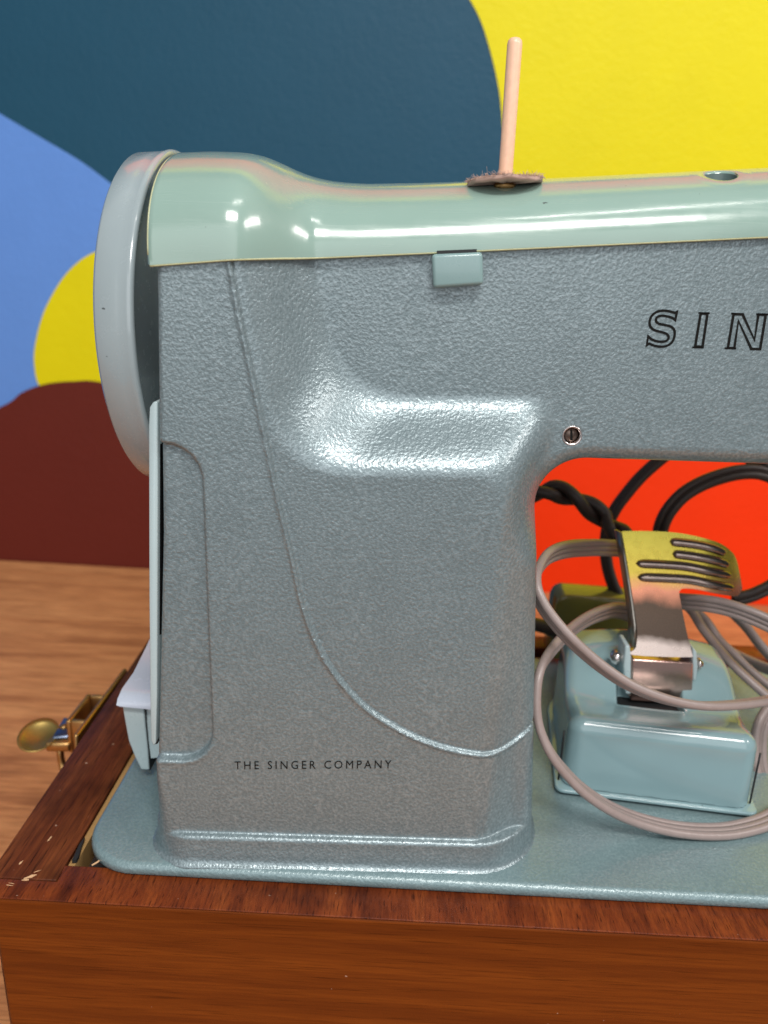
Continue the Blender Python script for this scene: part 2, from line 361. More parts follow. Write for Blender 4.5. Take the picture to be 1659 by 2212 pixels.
v, f = box(XR, XR+1.4, YI+.02, YB0-.03, -TH, -.02); o = mk('side_board', v, f, RIMY, case); bevel(o, .08, 2)
v, f = box(-9.25, XR-.03, 17.97, YB0-.03, -.95, -.7); mk('inner_shelf', v, f, DKWOOD, case, smooth=False)
# bare wood where the veneer is chipped, and splinters
def chip(px, py, w_, h_, ang, z=.006, n=9):
    c = PZ(px, py, z); pts = []
    for k in range(n):
        t = 2*math.pi*k/n; r = .55+.75*random.random(); x, y = w_*r*math.cos(t), h_*r*math.sin(t)
        pts.append((c[0]+x*math.cos(ang)-y*math.sin(ang), c[1]+x*math.sin(ang)+y*math.cos(ang), z))
    return prism(pts[::-1], (0, 0, -.02))
ch = [chip(66, 1893, .21, .055, .55, .02), chip(55, 1900, .10, .03, .3, .018), chip(44, 1864, .03, .10, -.2), chip(80, 1882, .10, .015, .6), chip(20, 1912, .12, .010, -.1), chip(25, 1908, .09, .008, -.15), chip(108, 1811, .022, .13, -.15)]
o = mk('bare_wood_chip', *join(*ch), CHIP, case, smooth=False); o['kind'] = 'stuff'
sp = [PZ(198, 1869, .02), PZ(210, 1862, .05), PZ(219, 1855, .12)]
o = mk('splinter', *sweep(np.array(sp), [(.02, 0), (0, .04), (-.02, 0), (0, -.03)]), CHIP, case)
v, f = prism([PZ(155, 1858, .03), PZ(160, 1848, .03), PZ(172, 1822, .03), PZ(183, 1808, .03), PZ(176, 1826, .03), PZ(170, 1848, .03), PZ(165, 1857, .03)], (0, 0, -.12)); mk('torn_edge', v, f, DARK, case, smooth=False)

# latch on the outer side
lat = mk('latch', *join(prism([(-12.02, 24.4, .0), (-12.02, 29.6, -.0), (-12.02, 29.9, -1.2), (-12.02, 24.2, -1.8)], (-.18, 0, 0))), BRASS, case); bevel(lat, .08, 2)
def boxtube(x0, x1, y0, y1, z0, z1, t):
    return join(box(x0, x0+t, y0, y1, z0, z1), box(x0+t, x1, y0, y0+t, z0, z1), box(x0+t, x1, y1-t, y1, z0, z1))
kp = mk('keeper', *boxtube(-13.2, -12.2, 25.9, 28.0, -1.9, -.40, .2), BRASS, lat); bevel(kp, .06, 2)
pl_ = [PZ(px, py, -1.2) for px, py in [(112, 1592), (158, 1588), (172, 1556), (138, 1548)]]
v, f = prism(pl_[::-1], (0, 0, -.14)); o = mk('link_plate', v, f, BLUEM, lat); bevel(o, .07, 3)
c = PZ(138, 1570, -1.2); v, f = lathe([(.02, .09), (.13, .07), (.17, 0)], 12, c, (0, 0, 1), (1, 0, 0)); mk('rivet', v, f, BRASS, lat)
tc = PZ(84, 1592, -1.35)
v, f = lathe([(.05, -.10), (.45, -.06), (.75, .04), (.92, .16), (.94, .12), (.8, 0), (.45, -.12), (.05, -.16)], 32, tc, (.1, -.2, 1), (1, 0, 0))
v = tc+(v-tc)*np.array([.82, 1.0, 1]); mk('thumb_lever', v, f, metal('rainbow_brass', (.50, .36, .12), .36, .12), lat)
pl_ = [PZ(px, py, -1.36) for px, py in [(96, 1606), (150, 1606), (172, 1580), (120, 1575)]]
v, f = prism(pl_[::-1], (0, 0, -.42)); o = mk('lever_arm', v, f, BRASS, lat); bevel(o, .1, 2)
rd = catmull([PX(139, 1592, -13.95), PX(132, 1602, -14.05), PX(130, 1625, -14.05), PX(135, 1655, -13.95), PX(146, 1690, -13.6)], 8)
mk('wire_loop', *sweep(rd, circ(.15, 10)), BRASS, lat)

# ------------------------------------------------------------------ sewing machine
mac = thing('sewing_machine', 'grey green hammered metal sewing machine seen from its handwheel end', 'sewing machine', (3, 22, 0))
# --- bed
BX0, BX1, BY0, BY1, ZB = -9.26, 18.5, 17.66, 31.8, .38
def ring(ins, z, r0=1.75, n=14):
    r = max(r0-ins, .1); pts = []
    for cx, cy, a0 in ((BX1-ins-r, BY0+ins+r, -90), (BX1-ins-r, BY1-ins-r, 0), (BX0+ins+r, BY1-ins-r, 90), (BX0+ins+r, BY0+ins+r, 180)):
        for k in range(n+1):
            a = math.radians(a0+90*k/n); pts.append((cx+r*math.cos(a), cy+r*math.sin(a), z))
    return pts
R_ = .21; prof = [(.14, .012), (.05, .02), (0, .06), (0, ZB-R_)]+[(R_*(1-math.cos(math.radians(a))), ZB-R_+R_*math.sin(math.radians(a))) for a in range(10, 91, 8)]+[(R_+.35, ZB+.005), (2.2, ZB+.01)]
rings = [ring(i, z) for i, z in prof]; m = len(rings[0]); v = np.vstack(rings); f = []
for i in range(len(rings)-1):
    for k in range(m): k2 = (k+1) % m; f.append((i*m+k, i*m+k2, (i+1)*m+k2, (i+1)*m+k))
f.append(tuple(range(m))[::-1]); f.append(tuple((len(rings)-1)*m+k for k in range(m)))
mk('bed', v, f, BEDM, mac)
# --- body (pillar and arm) as one solid
def Yp(x): return 18.12+.035*(x+5.3)
ARM = 1.36
def xz(pts, y): return np.array([PY(px, py, y)[[0, 2]] for px, py in pts])
RIDGE = catmull(np.c_[xz([(497, 560), (503, 600), (522, 700), (548, 820), (575, 950), (602, 1080), (630, 1200), (657, 1320), (690, 1405), (730, 1470), (790, 1535), (870, 1588), (950, 1622), (1015, 1638), (1070, 1645), (1112, 1641), (1168, 1618)], 18.15), np.zeros(17)], 6)[:, :2]
SLOT = xz([(345, 955), (438, 1010), (433, 1560), (340, 1635)], 18.2)
z_sh0 = PY(850, 1036, 18.2)[2]; z_sh1 = z_sh0+1.95
x_r0 = PY(1088, 1000, 18.4)[0]; x_r1 = x_r0+1.5
gx = np.arange(-8.4, 17.2, .025); gz = np.arange(-.5, 20.4, .025)
GX, GZ = np.meshgrid(gx, gz, indexing='ij')
xr_line = np.interp(gz, RIDGE[:60, 1][::-1], RIDGE[:60, 0][::-1])[None, :]
u1 = (GZ-z_sh0-.03*(GX-0))/(z_sh1-z_sh0)
u2 = (GX-xr_line-.05)/(1.9+.2*sm((16.2-GZ)/3))
u3 = (GX-x_r0)/(x_r1-x_r0)
aa = smin(u1, u2, .9)
aa = -smin(-aa, -u3, .5)
a_ = sm(aa)
rec = ARM*a_*(1-.5*sm((GX-x_r0)/.4)*sm((11.6-GZ)/2.0))
dR = polydist(GX, GZ, RIDGE)
inner = sm((-dR+.02)/.09)                  # inside the curved line the panel lies a little deeper
fade = sm((4.5-GX)/.3)*sm((11.5-GZ)/2)+sm((3.2-GX)/4)*(1-sm((11.5-GZ)/2))
lowline = np.where(GZ > 1.0, 1., 0.)
YFt = Yp(GX)+rec
YFt += fade*(.055*inner*(1-.0*a_)-.06*np.exp(-((dR-.03)/.055)**2)+.02*np.exp(-((dR+.08)/.04)**2))
YFt += .25*sm((GX+9)/3)*0
sl = rrect(GX, GZ, SLOT[3][0]-3, SLOT[1][0], SLOT[3][1], SLOT[0][1], .95)
YFt += .21*sm((.03-sl)/.08)
YFt -= .02*np.exp(-((sl-.10)/.06)**2)*sm((PY(400, 1600, 18.2)[2]-GZ)/.1)
gyx, gyz = np.gradient(YFt, .025); INV = 1/np.sqrt(1+gyx**2+gyz**2)
def look(T, x, z):
    i = np.clip((x-gx[0])/.025, 0, len(gx)-1.001); j = np.clip((z-gz[0])/.025, 0, len(gz)-1.001)
    a = i.astype(int); b = j.astype(int); s = i-a; t = j-b
    return T[a, b]*(1-s)*(1-t)+T[a+1, b]*s*(1-t)+T[a, b+1]*(1-s)*t+T[a+1, b+1]*s*t
def ztop(x): return 17.28+.083*(x+5.9)
def xleft(z): return np.interp(z, [1, 3.8, 10.5, 17.4], [-6.86, -6.72, -6.22, -5.93])
def body_f(x, y, z):
    ff = (look(YFt, x, z)-y)*look(INV, x, z)
    xl = xleft(z); common = np.maximum(np.maximum(xl-x, z-ztop(x)-.2), np.maximum(x-16, .2-z))
    xr = 3.60+(12-z)*.075; zu = 12.52+.0*(x)
    thr = ur((x-xr)*.997, zu-z, 1.45)
    thr = ur(thr, np.maximum(14.75-x, 6.2-z), .5)      # needle head at the far end of the arm
    low = sm((3.6-z)/2.2)
    rl = .13+.30*low*sm((-5.4-x)/.8); rr = .13+.35*sm((x+1)/3)
    f = ir(ff, thr, np.maximum(rr, .13)); f = ir(f, common, rl); f = ir(f, y-26.2, .8)
    # flange at the foot
    ys = .035*(x+5.3)
    plan_l = rrect(x, y-ys, -7.08, 30, 17.93, 26.6, 1.25); plan_r = rrect(x, y-ys, -30, 4.5, 17.93, 26.6, 2.0)
    tt = np.clip(1-(z-ZB)/.20, 0, 1); out = .15*(1-np.sqrt(1-tt*tt*.99))+.07*sm((1.15-z)/.75)
    pl = np.maximum(plan_l, plan_r)-out
    fl = ir(pl, z-1.28, .13); fl = np.maximum(fl, .2-z)
    f = ur(f, fl, .05)
    # screw hole
    hx = (x-4.42); hz = (z-13.2); f = np.maximum(f, -np.maximum(np.hypot(hx, hz)-.22, y-20.2))
    return f
V, Q = surface_nets(body_f, (-7.7, 17.2, .05), (16.4, 27.0, 19.6), .1)
body = mk('body', V, Q, HAM, mac)

# --- top cover
cov_b = lambda x: np.interp(x, [-6.2, -4.2, 1.0, 8.4, 16.5], [17.12, 17.33, 17.72, 18.30, 18.9])
cov_t = lambda x: np.interp(x, [-6.2, -5.3, -4.5, -4.0, -3.6, -3.2, -2.8, -2.4, -2.0, -1.4, 0, 2.5, 8.8, 16.5], [20.02, 20.08, 20.08, 20.02, 19.88, 19.72, 19.60, 19.53, 19.49, 19.47, 19.53, 19.68, 20.15, 20.7])
def cov_f(x): return Yp(x)-.14+(ARM-.02)*sq((x+4.45)/2.4)
xs = np.concatenate([[-6.12, -6.10, -6.04], np.linspace(-5.95, -2, 90), np.linspace(-1.9, 16, 90)]); nt = 72; rows = []
for i, x in enumerate(xs):
    ins = (.14, .05, .0)[i] if i < 3 else 0
    k = sq((x+4.7)/2.4); yb_ = 26.4; yf = cov_f(x)+ins; zb = cov_b(x)+ins*.5; zt = np.array([np.mean([cov_t(x+d) for d in np.linspace(-.25, .25, 9)])])[0]-ins
    yc = 22.4; th = np.linspace(0, math.pi, nt)
    n_ = 2.35-.35*k; c = np.cos(th); s = np.sin(th)
    aF = yc-yf; aB = yb_-yc
    yy = np.where(c > 0, yc-aF*np.abs(c)**(2/n_), yc+aB*np.abs(c)**(2/n_)); zz = zb+(zt-zb)*s**(2/n_)
    lip = [(yf+.16, zb+.5), (yf+.16, zb+.02), (yf+.10, zb-.02)]
    pts = lip+list(zip(yy, zz))+[(yb_-.1, zb-.02), (yb_-.16, zb+.4)]
    rows.append([(x, p[0], p[1]) for p in pts])
m = len(rows[0]); v = np.array(rows).reshape(-1, 3); f = []
# the deep round hole for a second pin is cut out of the shell below
for i in range(len(rows)-1):
    for k in range(m-1): f.append((i*m+k, i*m+k+1, (i+1)*m+k+1, (i+1)*m+k))
f.append(tuple(range(2, m-1))[::-1])
cover = mk('top_cover', v, [q[::-1] for q in f], [COVER, IVORY], mac, sharp=40)
trim = np.array([(x, cov_f(x)+.03, cov_b(x)-.015) for x in np.linspace(-6.05, 16, 160)])
mk('edge_trim', *sweep(trim, circ(.03, 8)), IVORY, mac)
endt = np.array([r[1] for r in rows])[:1]
e2 = np.array(rows[1])[4:44]; mk('edge_trim', *sweep(e2+np.array([.02, 0, 0]), circ(.03, 6), up=(1, 0, 0)), IVORY, mac)
def cover_hit(x, y):
    k = sq((x+4.7)/2.4); n_ = 2.35-.35*k; zb = cov_b(x); zt = cov_t(x); yf = cov_f(x); yc = 22.4
    u = abs(yc-y)/((yc-yf) if y < yc else (26.4-yc)); return float(zb+(zt-zb)*(1-u**n_)**(1/n_))
# round hole in the cover: a dark well with a worn rim
def hole(x, y, r, name):
    z = cover_hit(x, y); e = .05; nx = -(cover_hit(x+e, y)-cover_hit(x-e, y))/(2*e); ny = -(cover_hit(x, y+e)-cover_hit(x, y-e))/(2*e)
    n = np.array([nx, ny, 1]); n /= np.linalg.norm(n); return np.array([x, y, z]), n
hp, hn = hole(7.75, 21.15, .42, 'hole')
HOLEM = gloss('hole_enamel', (.10, .15, .145), .35, coat=.2)
import bmesh
bm_ = bmesh.new(); bm_.from_mesh(cover.data); hw = np.array(hp)*U+np.array([0, 0, TH*U])-ORG[cover.name]
dl = [q_ for q_ in bm_.faces if (np.array(q_.calc_center_median())-hw).dot([0, 0, 1]) > -.6*U and np.hypot(*(np.array(q_.calc_center_median())-hw)[:2]) < .50*U]
bmesh.ops.delete(bm_, geom=dl, context='FACES'); bm_.to_mesh(cover.data); bm_.free()
def collar(r_, lift, deep=0.):
    out = []
    for k in range(48):
        t = 2*math.pi*k/48; x, y = 7.75+r_*math.cos(t), 21.15+r_*math.sin(t)*.95; out.append((x, y+deep*.0, cover_hit(x, y)+lift-deep))
    return out
rg = [collar(.80, -.004), collar(.74, .004), collar(.6, .005), collar(.45, .004), collar(.42, -.012), collar(.405, -.05)]
v = np.vstack(rg); f = [(i*48+k, i*48+(k+1) % 48, (i+1)*48+(k+1) % 48, (i+1)*48+k) for i in range(len(rg)-1) for k in range(48)]
col_ = mk('pin_hole', v, f, COVER, mac)
v = np.vstack([collar(.405, -.05), collar(.40, -.05, .9)]); f = [(k, (k+1) % 48, 48+(k+1) % 48, 48+k) for k in range(48)]+[tuple(48+k for k in range(48))]
mk('well', v, f, HOLEM, col_, sharp=40)

# --- spool pin (with socket) and felt
pb = np.array([2.27, 21.0, cover_hit(2.27, 21.0)])
pt = PY(1113, 82, 21.0); ax = pt-pb; L = np.linalg.norm(ax)
v, f = lathe([(.17, 0), (.18, .3), (.185, L-.15), (.17, L-.06), (.12, L-.01), (.04, L+.01)], 24, pb, ax, (1, 0, 0)); mk('spool_pin', v, f, PINM, mac)
v, f = lathe([(.30, -.1), (.28, .04), (.2, .08)], 24, pb, (0, 0, 1), (1, 0, 0)); mk('pin_socket', v, f, BRASS, mac)
n = 60; v = []; f = []
fc = pb+ax/L*.24
for s_, zz in ((1, .09), (-1, -.05)):
    for r in (.2, .5, .75, .93):
        for k in range(n):
            t = 2*math.pi*k/n; x = r*1.02*math.cos(t); y = r*.98*math.sin(t)
            z = zz*(1-.35*(r > .9))-.14*max(0, -x-.25)**1.2+.06*max(0, x-.2)+.018*math.sin(5*t+r*3)+.012*math.sin(11*t)+.13*max(0, y-.2)
            v.append(fc+np.array([x, y, z]))
for i in range(3):
    for k in range(n): k2 = (k+1) % n; f.append((i*n+k, i*n+k2, (i+1)*n+k2, (i+1)*n+k)); f.append(((i+4)*n+k, (i+5)*n+k, (i+5)*n+k2, (i+4)*n+k2))
for k in range(n): k2 = (k+1) % n; f.append((3*n+k, 3*n+k2, 7*n+k2, 7*n+k)); f.append((k, 4*n+k, 4*n+k2, k2))
felt = mk('felt_washer', v, f, FELT, None, label='fuzzy brown felt washer around the base of the spool pin', cat='washer', at=fc)
fz = []
for k in range(1100):
    t = random.uniform(0, 2*math.pi); r = random.choice([.93, .9, .8, random.uniform(.2, .95)]); x, y = r*1.02*math.cos(t), r*math.sin(t)
    p = fc+np.array([x, y, .06-.14*max(0, -x-.25)**1.2+.06*max(0, x-.2)+.13*max(0, y-.2)]); d = np.array([x*.5, y*.5, random.uniform(-.1, .8)])+rng.normal(0, .45, 3); d /= np.linalg.norm(d)
    ln = random.uniform(.03, .085)*(2.6 if random.random() < .05 else 1); q = p+d*ln*.5+rng.normal(0, .012, 3); e = q+d*ln*.5+rng.normal(0, .03, 3)
    fz.append(sweep(np.array([p, q, e]), circ(.0038, 3)))
o = mk('fuzz', *join(*fz), FELT, felt); o['kind'] = 'stuff'

# --- handwheel
wc = np.array([0, 24.0, 15.45])
prof = [(.3, -8.2), (2.0, -8.3), (4.2, -8.26), (4.74, -8.24), (4.85, -8.14), (4.89, -7.6), (4.92, -7.22), (4.95, -7.14), (4.92, -7.06), (4.84, -7.02), (4.74, -7.06), (4.68, -7.14), (4.62, -7.22), (4.5, -7.24), (3.0, -7.16), (1.2, -7.0), (.9, -6.6), (.3, -6.55)]
v, f = lathe([(r, h+(.10 if h > -7.5 else .24)) for r, h in prof], 160, wc, (1, 0, 0), (0, 0, 1)); mk('handwheel', v, f, WHEELM, mac, sharp=50)

# --- cover catch, screw, side plate, terminal block
c4 = [PY(px, py, 19.33) for px, py in [(932, 549), (1043, 544), (1045, 615), (936, 623)]]
v, f = prism(c4[::-1], (0, .35, 0)); o = mk('cover_catch', v, f, BTN, mac); bevel(o, .10, 4)
v, f = prism([PY(px, py, 19.45) for px, py in [(944, 541.5), (1030, 538), (1030, 549), (944, 553)]][::-1], (0, .2, 0)); mk('catch_slot', v, f, DARK, mac, smooth=False)
sy = float(look(YFt, np.array([4.42]), np.array([13.2]))[0])
v, f = lathe([(.215, .25), (.27, -.012), (.245, -.03), (.205, .02), (.2, .25)], 32, (4.42, sy, 13.2), (0, 1, 0), (1, 0, 0)); mk('screw_bushing', v, f[:-2], STEEL, mac)
v, f = lathe([(.185, .3), (.185, .13), (.165, .09), (.02, .08)], 24, (4.42, sy, 13.2), (0, 1, 0), (1, 0, 0)); scw = mk('screw', v, f, metal('old_steel', (.16, .12, .10), .35), mac)
v, f = box(-.03, .03, -.005, .03, -.15, .15); a = .12; v = np.c_[v[:, 0]*math.cos(a)-v[:, 2]*math.sin(a), v[:, 1], v[:, 0]*math.sin(a)+v[:, 2]*math.cos(a)]+np.array([4.42, sy+.075, 13.2]); mk('screw_slot', v, f, BLACK, scw, smooth=False)
# side plate: thin pale cover standing against the left end
sp_ = [PY(px, py, 18.35) for px, py in [(340.5, 868), (331, 868), (323, 880), (321, 920), (322, 1300), (324, 1500), (326, 1600), (331, 1612), (336.5, 1606), (339, 1500), (340, 1200)]]
v, f = prism(sp_[::-1], (-.02, 7.4, 0)); o = mk('side_plate', v, f, PALE, mac); bevel(o, .035, 2)
gp = [PY(px, py, 18.55) for px, py in [(338.5, 960), (346, 960), (345.5, 1300), (341, 1606), (335, 1608)]]
v, f = prism(gp[::-1], (0, 6, 0)); mk('plate_gap', v, f, DARK, mac, smooth=False)  # dark strip standing in for the shaded gap beside the plate
# terminal block low on the end, with a dished cap
tb = thing_part = None
blk = [PZ(300, 1658, .75)]
yt = 21.3
def TP(*pts, y=yt): return [PY(px, py, y) for px, py in pts]
v, f = prism(TP((262, 1512), (310, 1520), (313, 1560), (319, 1620), (322, 1664), (304, 1663), (290, 1634), (277, 1600), (267, 1545))[::-1], (.0, 3.6, 0)); tblk = mk('terminal_block', v, f, PALE, mac); bevel(tblk, .06, 3)
v, f = prism(TP((311, 1518), (313, 1560), (319, 1620), (322.5, 1664), (325, 1664), (321, 1620), (316, 1560), (315, 1520), y=yt+.05)[::-1], (.0, 3.4, 0)); mk('seam', v, f, DARK, tblk, smooth=False)
v, f = prism(TP((315, 1522), (345, 1524), (345, 1636), (326, 1638), (321, 1600), (316, 1560), y=yt+.12)[::-1], (.0, 3.4, 0)); mk('rear_half', v, f, PALE, tblk, smooth=True, sharp=30)
# cap: rows from the front tip rising towards the rear
rows = []
for i, (t, dx, dz0, dz1) in enumerate([(0, .0, .0, .05), (.02, -.06, -.01, .22), (.10, -.1, 0, .36), (.3, -.1, 0, .36), (.55, -.08, 0, .62), (.8, -.05, 0, .95), (1, 0, .0, 1.1)]):
    y = 21.05+t*5.2; x0 = PY(256, 1512, 21.3)[0]+.02-dx*.2; z0 = PY(256, 1517, 21.3)[2]; pts = []
    for s_ in np.linspace(0, 1, 14):
        x = x0+s_*3.6; dish = .35*math.sin(math.pi*min(1, s_*1.0))*(1-.2*t)
        pts.append((x, y, z0+dz1-(dish*.6 if i > 2 else 0)+.55*max(0, s_-.25)**1.3*(1 if i > 0 else .6)))
    pts += [(x0+3.6, y, z0+dz0-.02), (x0+1.2, y, z0+dz0-.06), (x0+.1, y, z0+dz0)]
    rows.append(pts)
m = len(rows[0]); v = np.array(rows).reshape(-1, 3); f = []
for i in range(len(rows)-1):
    for k in range(m): k2 = (k+1) % m; f.append((i*m+k, (i+1)*m+k, (i+1)*m+k2, i*m+k2))
f.append(tuple(range(m))); f.append(tuple((len(rows)-1)*m+k for k in range(m))[::-1])
mk('terminal_cap', v, [q[::-1] for q in f], gloss('cap_enamel', (.50, .56, .66), .2, .4, specks=False), tblk, sharp=45)
# olive housing at the back of the bed
v, f = prism([(6.95, 31.0, .66), (7.0, 31.0, 3.4), (7.12, 31.0, 3.72), (7.4, 31.0, 3.88), (12.2, 31.0, 3.75), (12.5, 31.0, 3.4), (12.55, 31.0, .66)][::-1], (0, 1.6, 0)); o = mk('rear_housing', v, f, OLIVE, mac); bevel(o, .15, 3)

# --- lettering
OX, OY, SS = 1316.65, 548.6, .22316
def stroke(pts, w_, y, closed=True):
    """flat stroke of constant width along a polyline on the front face"""
    P = np.array([PY(OX+px*SS, OY+py*SS, y)[[0, 2]] for px, py in pts]); n = len(P); L_ = []; R2 = []
    for i in range(n):
        a = P[i-1] if (closed or i > 0) else P[i]; b = P[(i+1) % n] if (closed or i < n-1) else P[i]
        d1 = P[i]-a; d2 = b-P[i]
        if np.linalg.norm(d1) < 1e-9: d1 = d2
        if np.linalg.norm(d2) < 1e-9: d2 = d1
        d1 /= np.linalg.norm(d1); d2 /= np.linalg.norm(d2); n1 = np.array([-d1[1], d1[0]]); n2 = np.array([-d2[1], d2[0]]); mt = n1+n2; mt /= max(np.linalg.norm(mt), 1e-6); s_ = min(1/max(mt.dot(n1), .45), 1.9)
        L_.append(P[i]+mt*w_/2*s_); R2.append(P[i]-mt*w_/2*s_)
    V_ = [(p[0], y, p[1]) for p in L_]+[(p[0], y, p[1]) for p in R2]; F_ = []
    for i in range(n if closed else n-1): j = (i+1) % n; F_.append((i, j, n+j, n+i))
    return np.array(V_), F_
def letter(parts):
    v, f = join(*parts); y0 = look(YFt, v[:, 0], v[:, 2])-.012; v[:, 1] = y0
    v, f = join((v, f)); o = mk('letter', v, f, BLACK, body, smooth=False); return o
YL = 19.75
def cs(pts): return [tuple(p[:2]) for p in catmull(np.c_[np.array(pts, float), np.zeros(len(pts))], 5)]
S_out = [(672, 562), (650, 572)]+cs([(640, 568), (590, 556), (535, 550), (470, 564), (422, 604), (402, 660), (412, 708), (450, 740), (510, 757), (565, 775), (590, 805), (575, 840), (530, 853), (470, 848), (415, 826)])+[(388, 800), (374, 888), (394, 872)]+cs([(400, 872), (450, 892), (515, 901), (575, 892), (625, 855), (648, 795), (645, 740), (610, 705), (550, 690), (490, 676), (466, 650), (475, 615), (520, 600), (575, 606), (630, 622)])+[(655, 642)]
letter([stroke(S_out, .062, YL)])
letter([stroke([(906, 580), (973, 582), (925, 903), (852, 901)], .066, YL), stroke([(884, 573), (996, 576)], .045, YL, False), stroke([(824, 909), (937, 912)], .045, YL, False)])
letter([stroke([(1232, 585), (1322, 588), (1440, 838), (1478, 590), (1552, 592), (1496, 928), (1408, 926), (1280, 652), (1240, 918), (1176, 916)], .066, YL), stroke([(1208, 579), (1260, 582)], .045, YL, False), stroke([(1143, 918), (1258, 922)], .045, YL, False), stroke([(1457, 586), (1575, 590)], .045, YL, False)])
letter([stroke([(2010, 640), (1930, 600), (1830, 620), (1770, 720), (1780, 850), (1860, 925), (1960, 920), (1990, 770), (1900, 770)], .066, YL, False)])
letter([stroke([(2420, 610), (2250, 605), (2200, 935), (2370, 940)], .066, YL, False), stroke([(2230, 770), (2370, 772)], .066, YL, False)])
letter([stroke([(2600, 945), (2650, 615), (2800, 620), (2830, 700), (2780, 780), (2630, 780)], .066, YL, False), stroke([(2730, 780), (2810, 950)], .066, YL, False)])
def text_mesh(s, px0, px1, py0, py1, size_px, y):
    cu = bpy.data.curves.new('t', 'FONT'); cu.body = s; cu.space_character = 1.42; cu.space_word = 1.15; cu.resolution_u = 3
    ob = bpy.data.objects.new('t', cu); col.objects.link(ob); bpy.context.view_layer.update()
    me = bpy.data.meshes.new_from_object(ob.evaluated_get(bpy.context.evaluated_depsgraph_get()))
    co = np.array([v.co[:] for v in me.vertices]); fs = [tuple(p.vertices) for p in me.polygons]
    bpy.data.objects.remove(ob); bpy.data.curves.remove(cu); bpy.data.meshes.remove(me)
    a = PY(px0, py0, y); b = PY(px1, py1, y); h = PY(px0, py0, y)[2]-PY(px0, py0+size_px, y)[2]
    t = (co[:, 0]-co[:, 0].min())/(co[:, 0].max()-co[:, 0].min()); cap = co[:, 1].max()
    P = a[None, :]*(1-t[:, None])+b[None, :]*t[:, None]; P[:, 2] += co[:, 1]/cap*h
    P[:, 1] = look(YFt, P[:, 0], P[:, 2])-.012
    return P, fs
P, fs = text_mesh('THE SINGER COMPANY', 508, 845, 1659, 1664, 17.0, 18.2)
mk('small_lettering', P, fs, BLACK, body, smooth=False)

# ------------------------------------------------------------------ foot pedal
ped = thing('foot_pedal', 'pale blue metal foot pedal with a yellow plated lever standing on the machine bed', 'pedal', (8.6, 23.5, ZB))
SCL = 1.0195
O = np.array([5.60, 21.45]); ua = math.radians(-6.8); ue = np.array([math.cos(ua), math.sin(ua)]); ve = np.array([-math.sin(ua), math.cos(ua)])
PW, PD = 6.25, 6.6
def ploc(x, y): dx, dy = x-O[0], y-O[1]; return dx*ue[0]+dy*ue[1], dx*ve[0]+dy*ve[1]
def pw(u, v, z): q = O+u*ue+v*ve; return np.array([q[0], q[1], z])
def ped_f(x, y, z):
    u, v = ploc(x, y); tap = .05*(z-.9)
    pln = rrect(u, v, .08, PW-.08, .04, PD, .58)+tap*.6
    pb_ = rrect(u, v, .0, PW, -4, PD, 2.3)
    pln = np.maximum(pln, pb_)
    uc = (u-PW/2)/(PW/2)
    top = 3.50-.12*sm((v-.3)/1.2)+1.15*sm((v-1.9)/2.4)*(1-.38*uc**2)-.9*sm((v-5.2)/1.6)-.28*np.exp(-((v-2.2)/.8)**2)*(1-uc**2)
    dent = .9*sm((.15-np.maximum(np.abs(u-PW*.49)-1.0, np.abs(v-2.75)-.55))/.2)
    f = ir(pln, (z-top+dent)*.9, .44); return np.maximum(f, .98-z)
V, Q = surface_nets(ped_f, (4.6, 19.9, .7), (13.2, 29.0, 5.4), .1, project=4, subdiv=1)
mk('shell', V, Q, PEDALM, ped)
def plate(z0, z1, out, r):
    pts = []
    for cx, cy, a0 in ((PW+out-r, -out+r, -90), (PW+out-r, PD+out-1.9, 0), (-out+1.9, PD+out-1.9, 90), (-out+r, -out+r, 180)):
        rr = r if cy < 3 else 1.9
        if cy > 3 and cx > 3: cx = PW+out-1.9
        for k in range(7): a = math.radians(a0+15*k); pts.append(pw(cx+rr*math.cos(a), cy+rr*math.sin(a), z0))
    return prism(pts, (0, 0, z1-z0))
v, f = plate(.83, .97, .10, .3); o = mk('base_plate', v, f, PEDALM, ped); bevel(o, .05, 3)
v, f = plate(.69, .83, -.08, .3); mk('rubber_foot', v, f, RUBBER, ped)
v, f = prism([pw(PW*.49-1.1, 2.1, 2.9), pw(PW*.49+1.1, 2.1, 2.9), pw(PW*.49+1.1, 3.4, 2.9), pw(PW*.49-1.1, 3.4, 2.9)], (0, 0, -.5)); mk('lever_slot', v, f, DARK, ped, smooth=False)
# front corner seams
for uu in (.03, PW-.06):
    pts = [pw(uu, .40, z) for z in np.linspace(1.0, 2.9, 6)]; mk('corner_seam', *sweep(np.array(pts), circ(.035, 6), up=(1, 0, 0)), DARK, ped)
# lever: sheet tilted back from its hinge
YH, ZH = 23.7, PY(1430, 1425, 23.7)[2]
def tilt(px, py):
    r = ray(px, py); k = .50      # y = YH + k (z - ZH)
    t = (YH+k*(H-ZH))/(r[1]-k*r[2]); return r*t+np.array([0, 0, H])
C5 = lambda px, py: (1316.7+px*.2282, 976.5+py*.2282)
outl = [(118, 760), (140, 748), (400, 748), (640, 764), (820, 796), (980, 840), (1080, 886), (1160, 945), (1225, 1010), (1265, 1085), (1300, 1200), (1330, 1310), (1340, 1370), (1315, 1405), (1255, 1418), (1180, 1392), (1060, 1355), (920, 1318), (800, 1296), (700, 1292), (668, 1310), (660, 1345), (680, 1450), (705, 1580), (735, 1720), (775, 1870), (795, 1940), (220, 1920), (250, 1850), (262, 1700), (230, 1450), (195, 1220), (160, 1000)]
pts = catmull(np.c_[np.array(outl+outl[:1], float), np.zeros(len(outl)+1)], 4)[:-1, :2]
bx = [Vector(p) for p in pts]; nb = len(bx); inn = []
poly = np.array(pts)
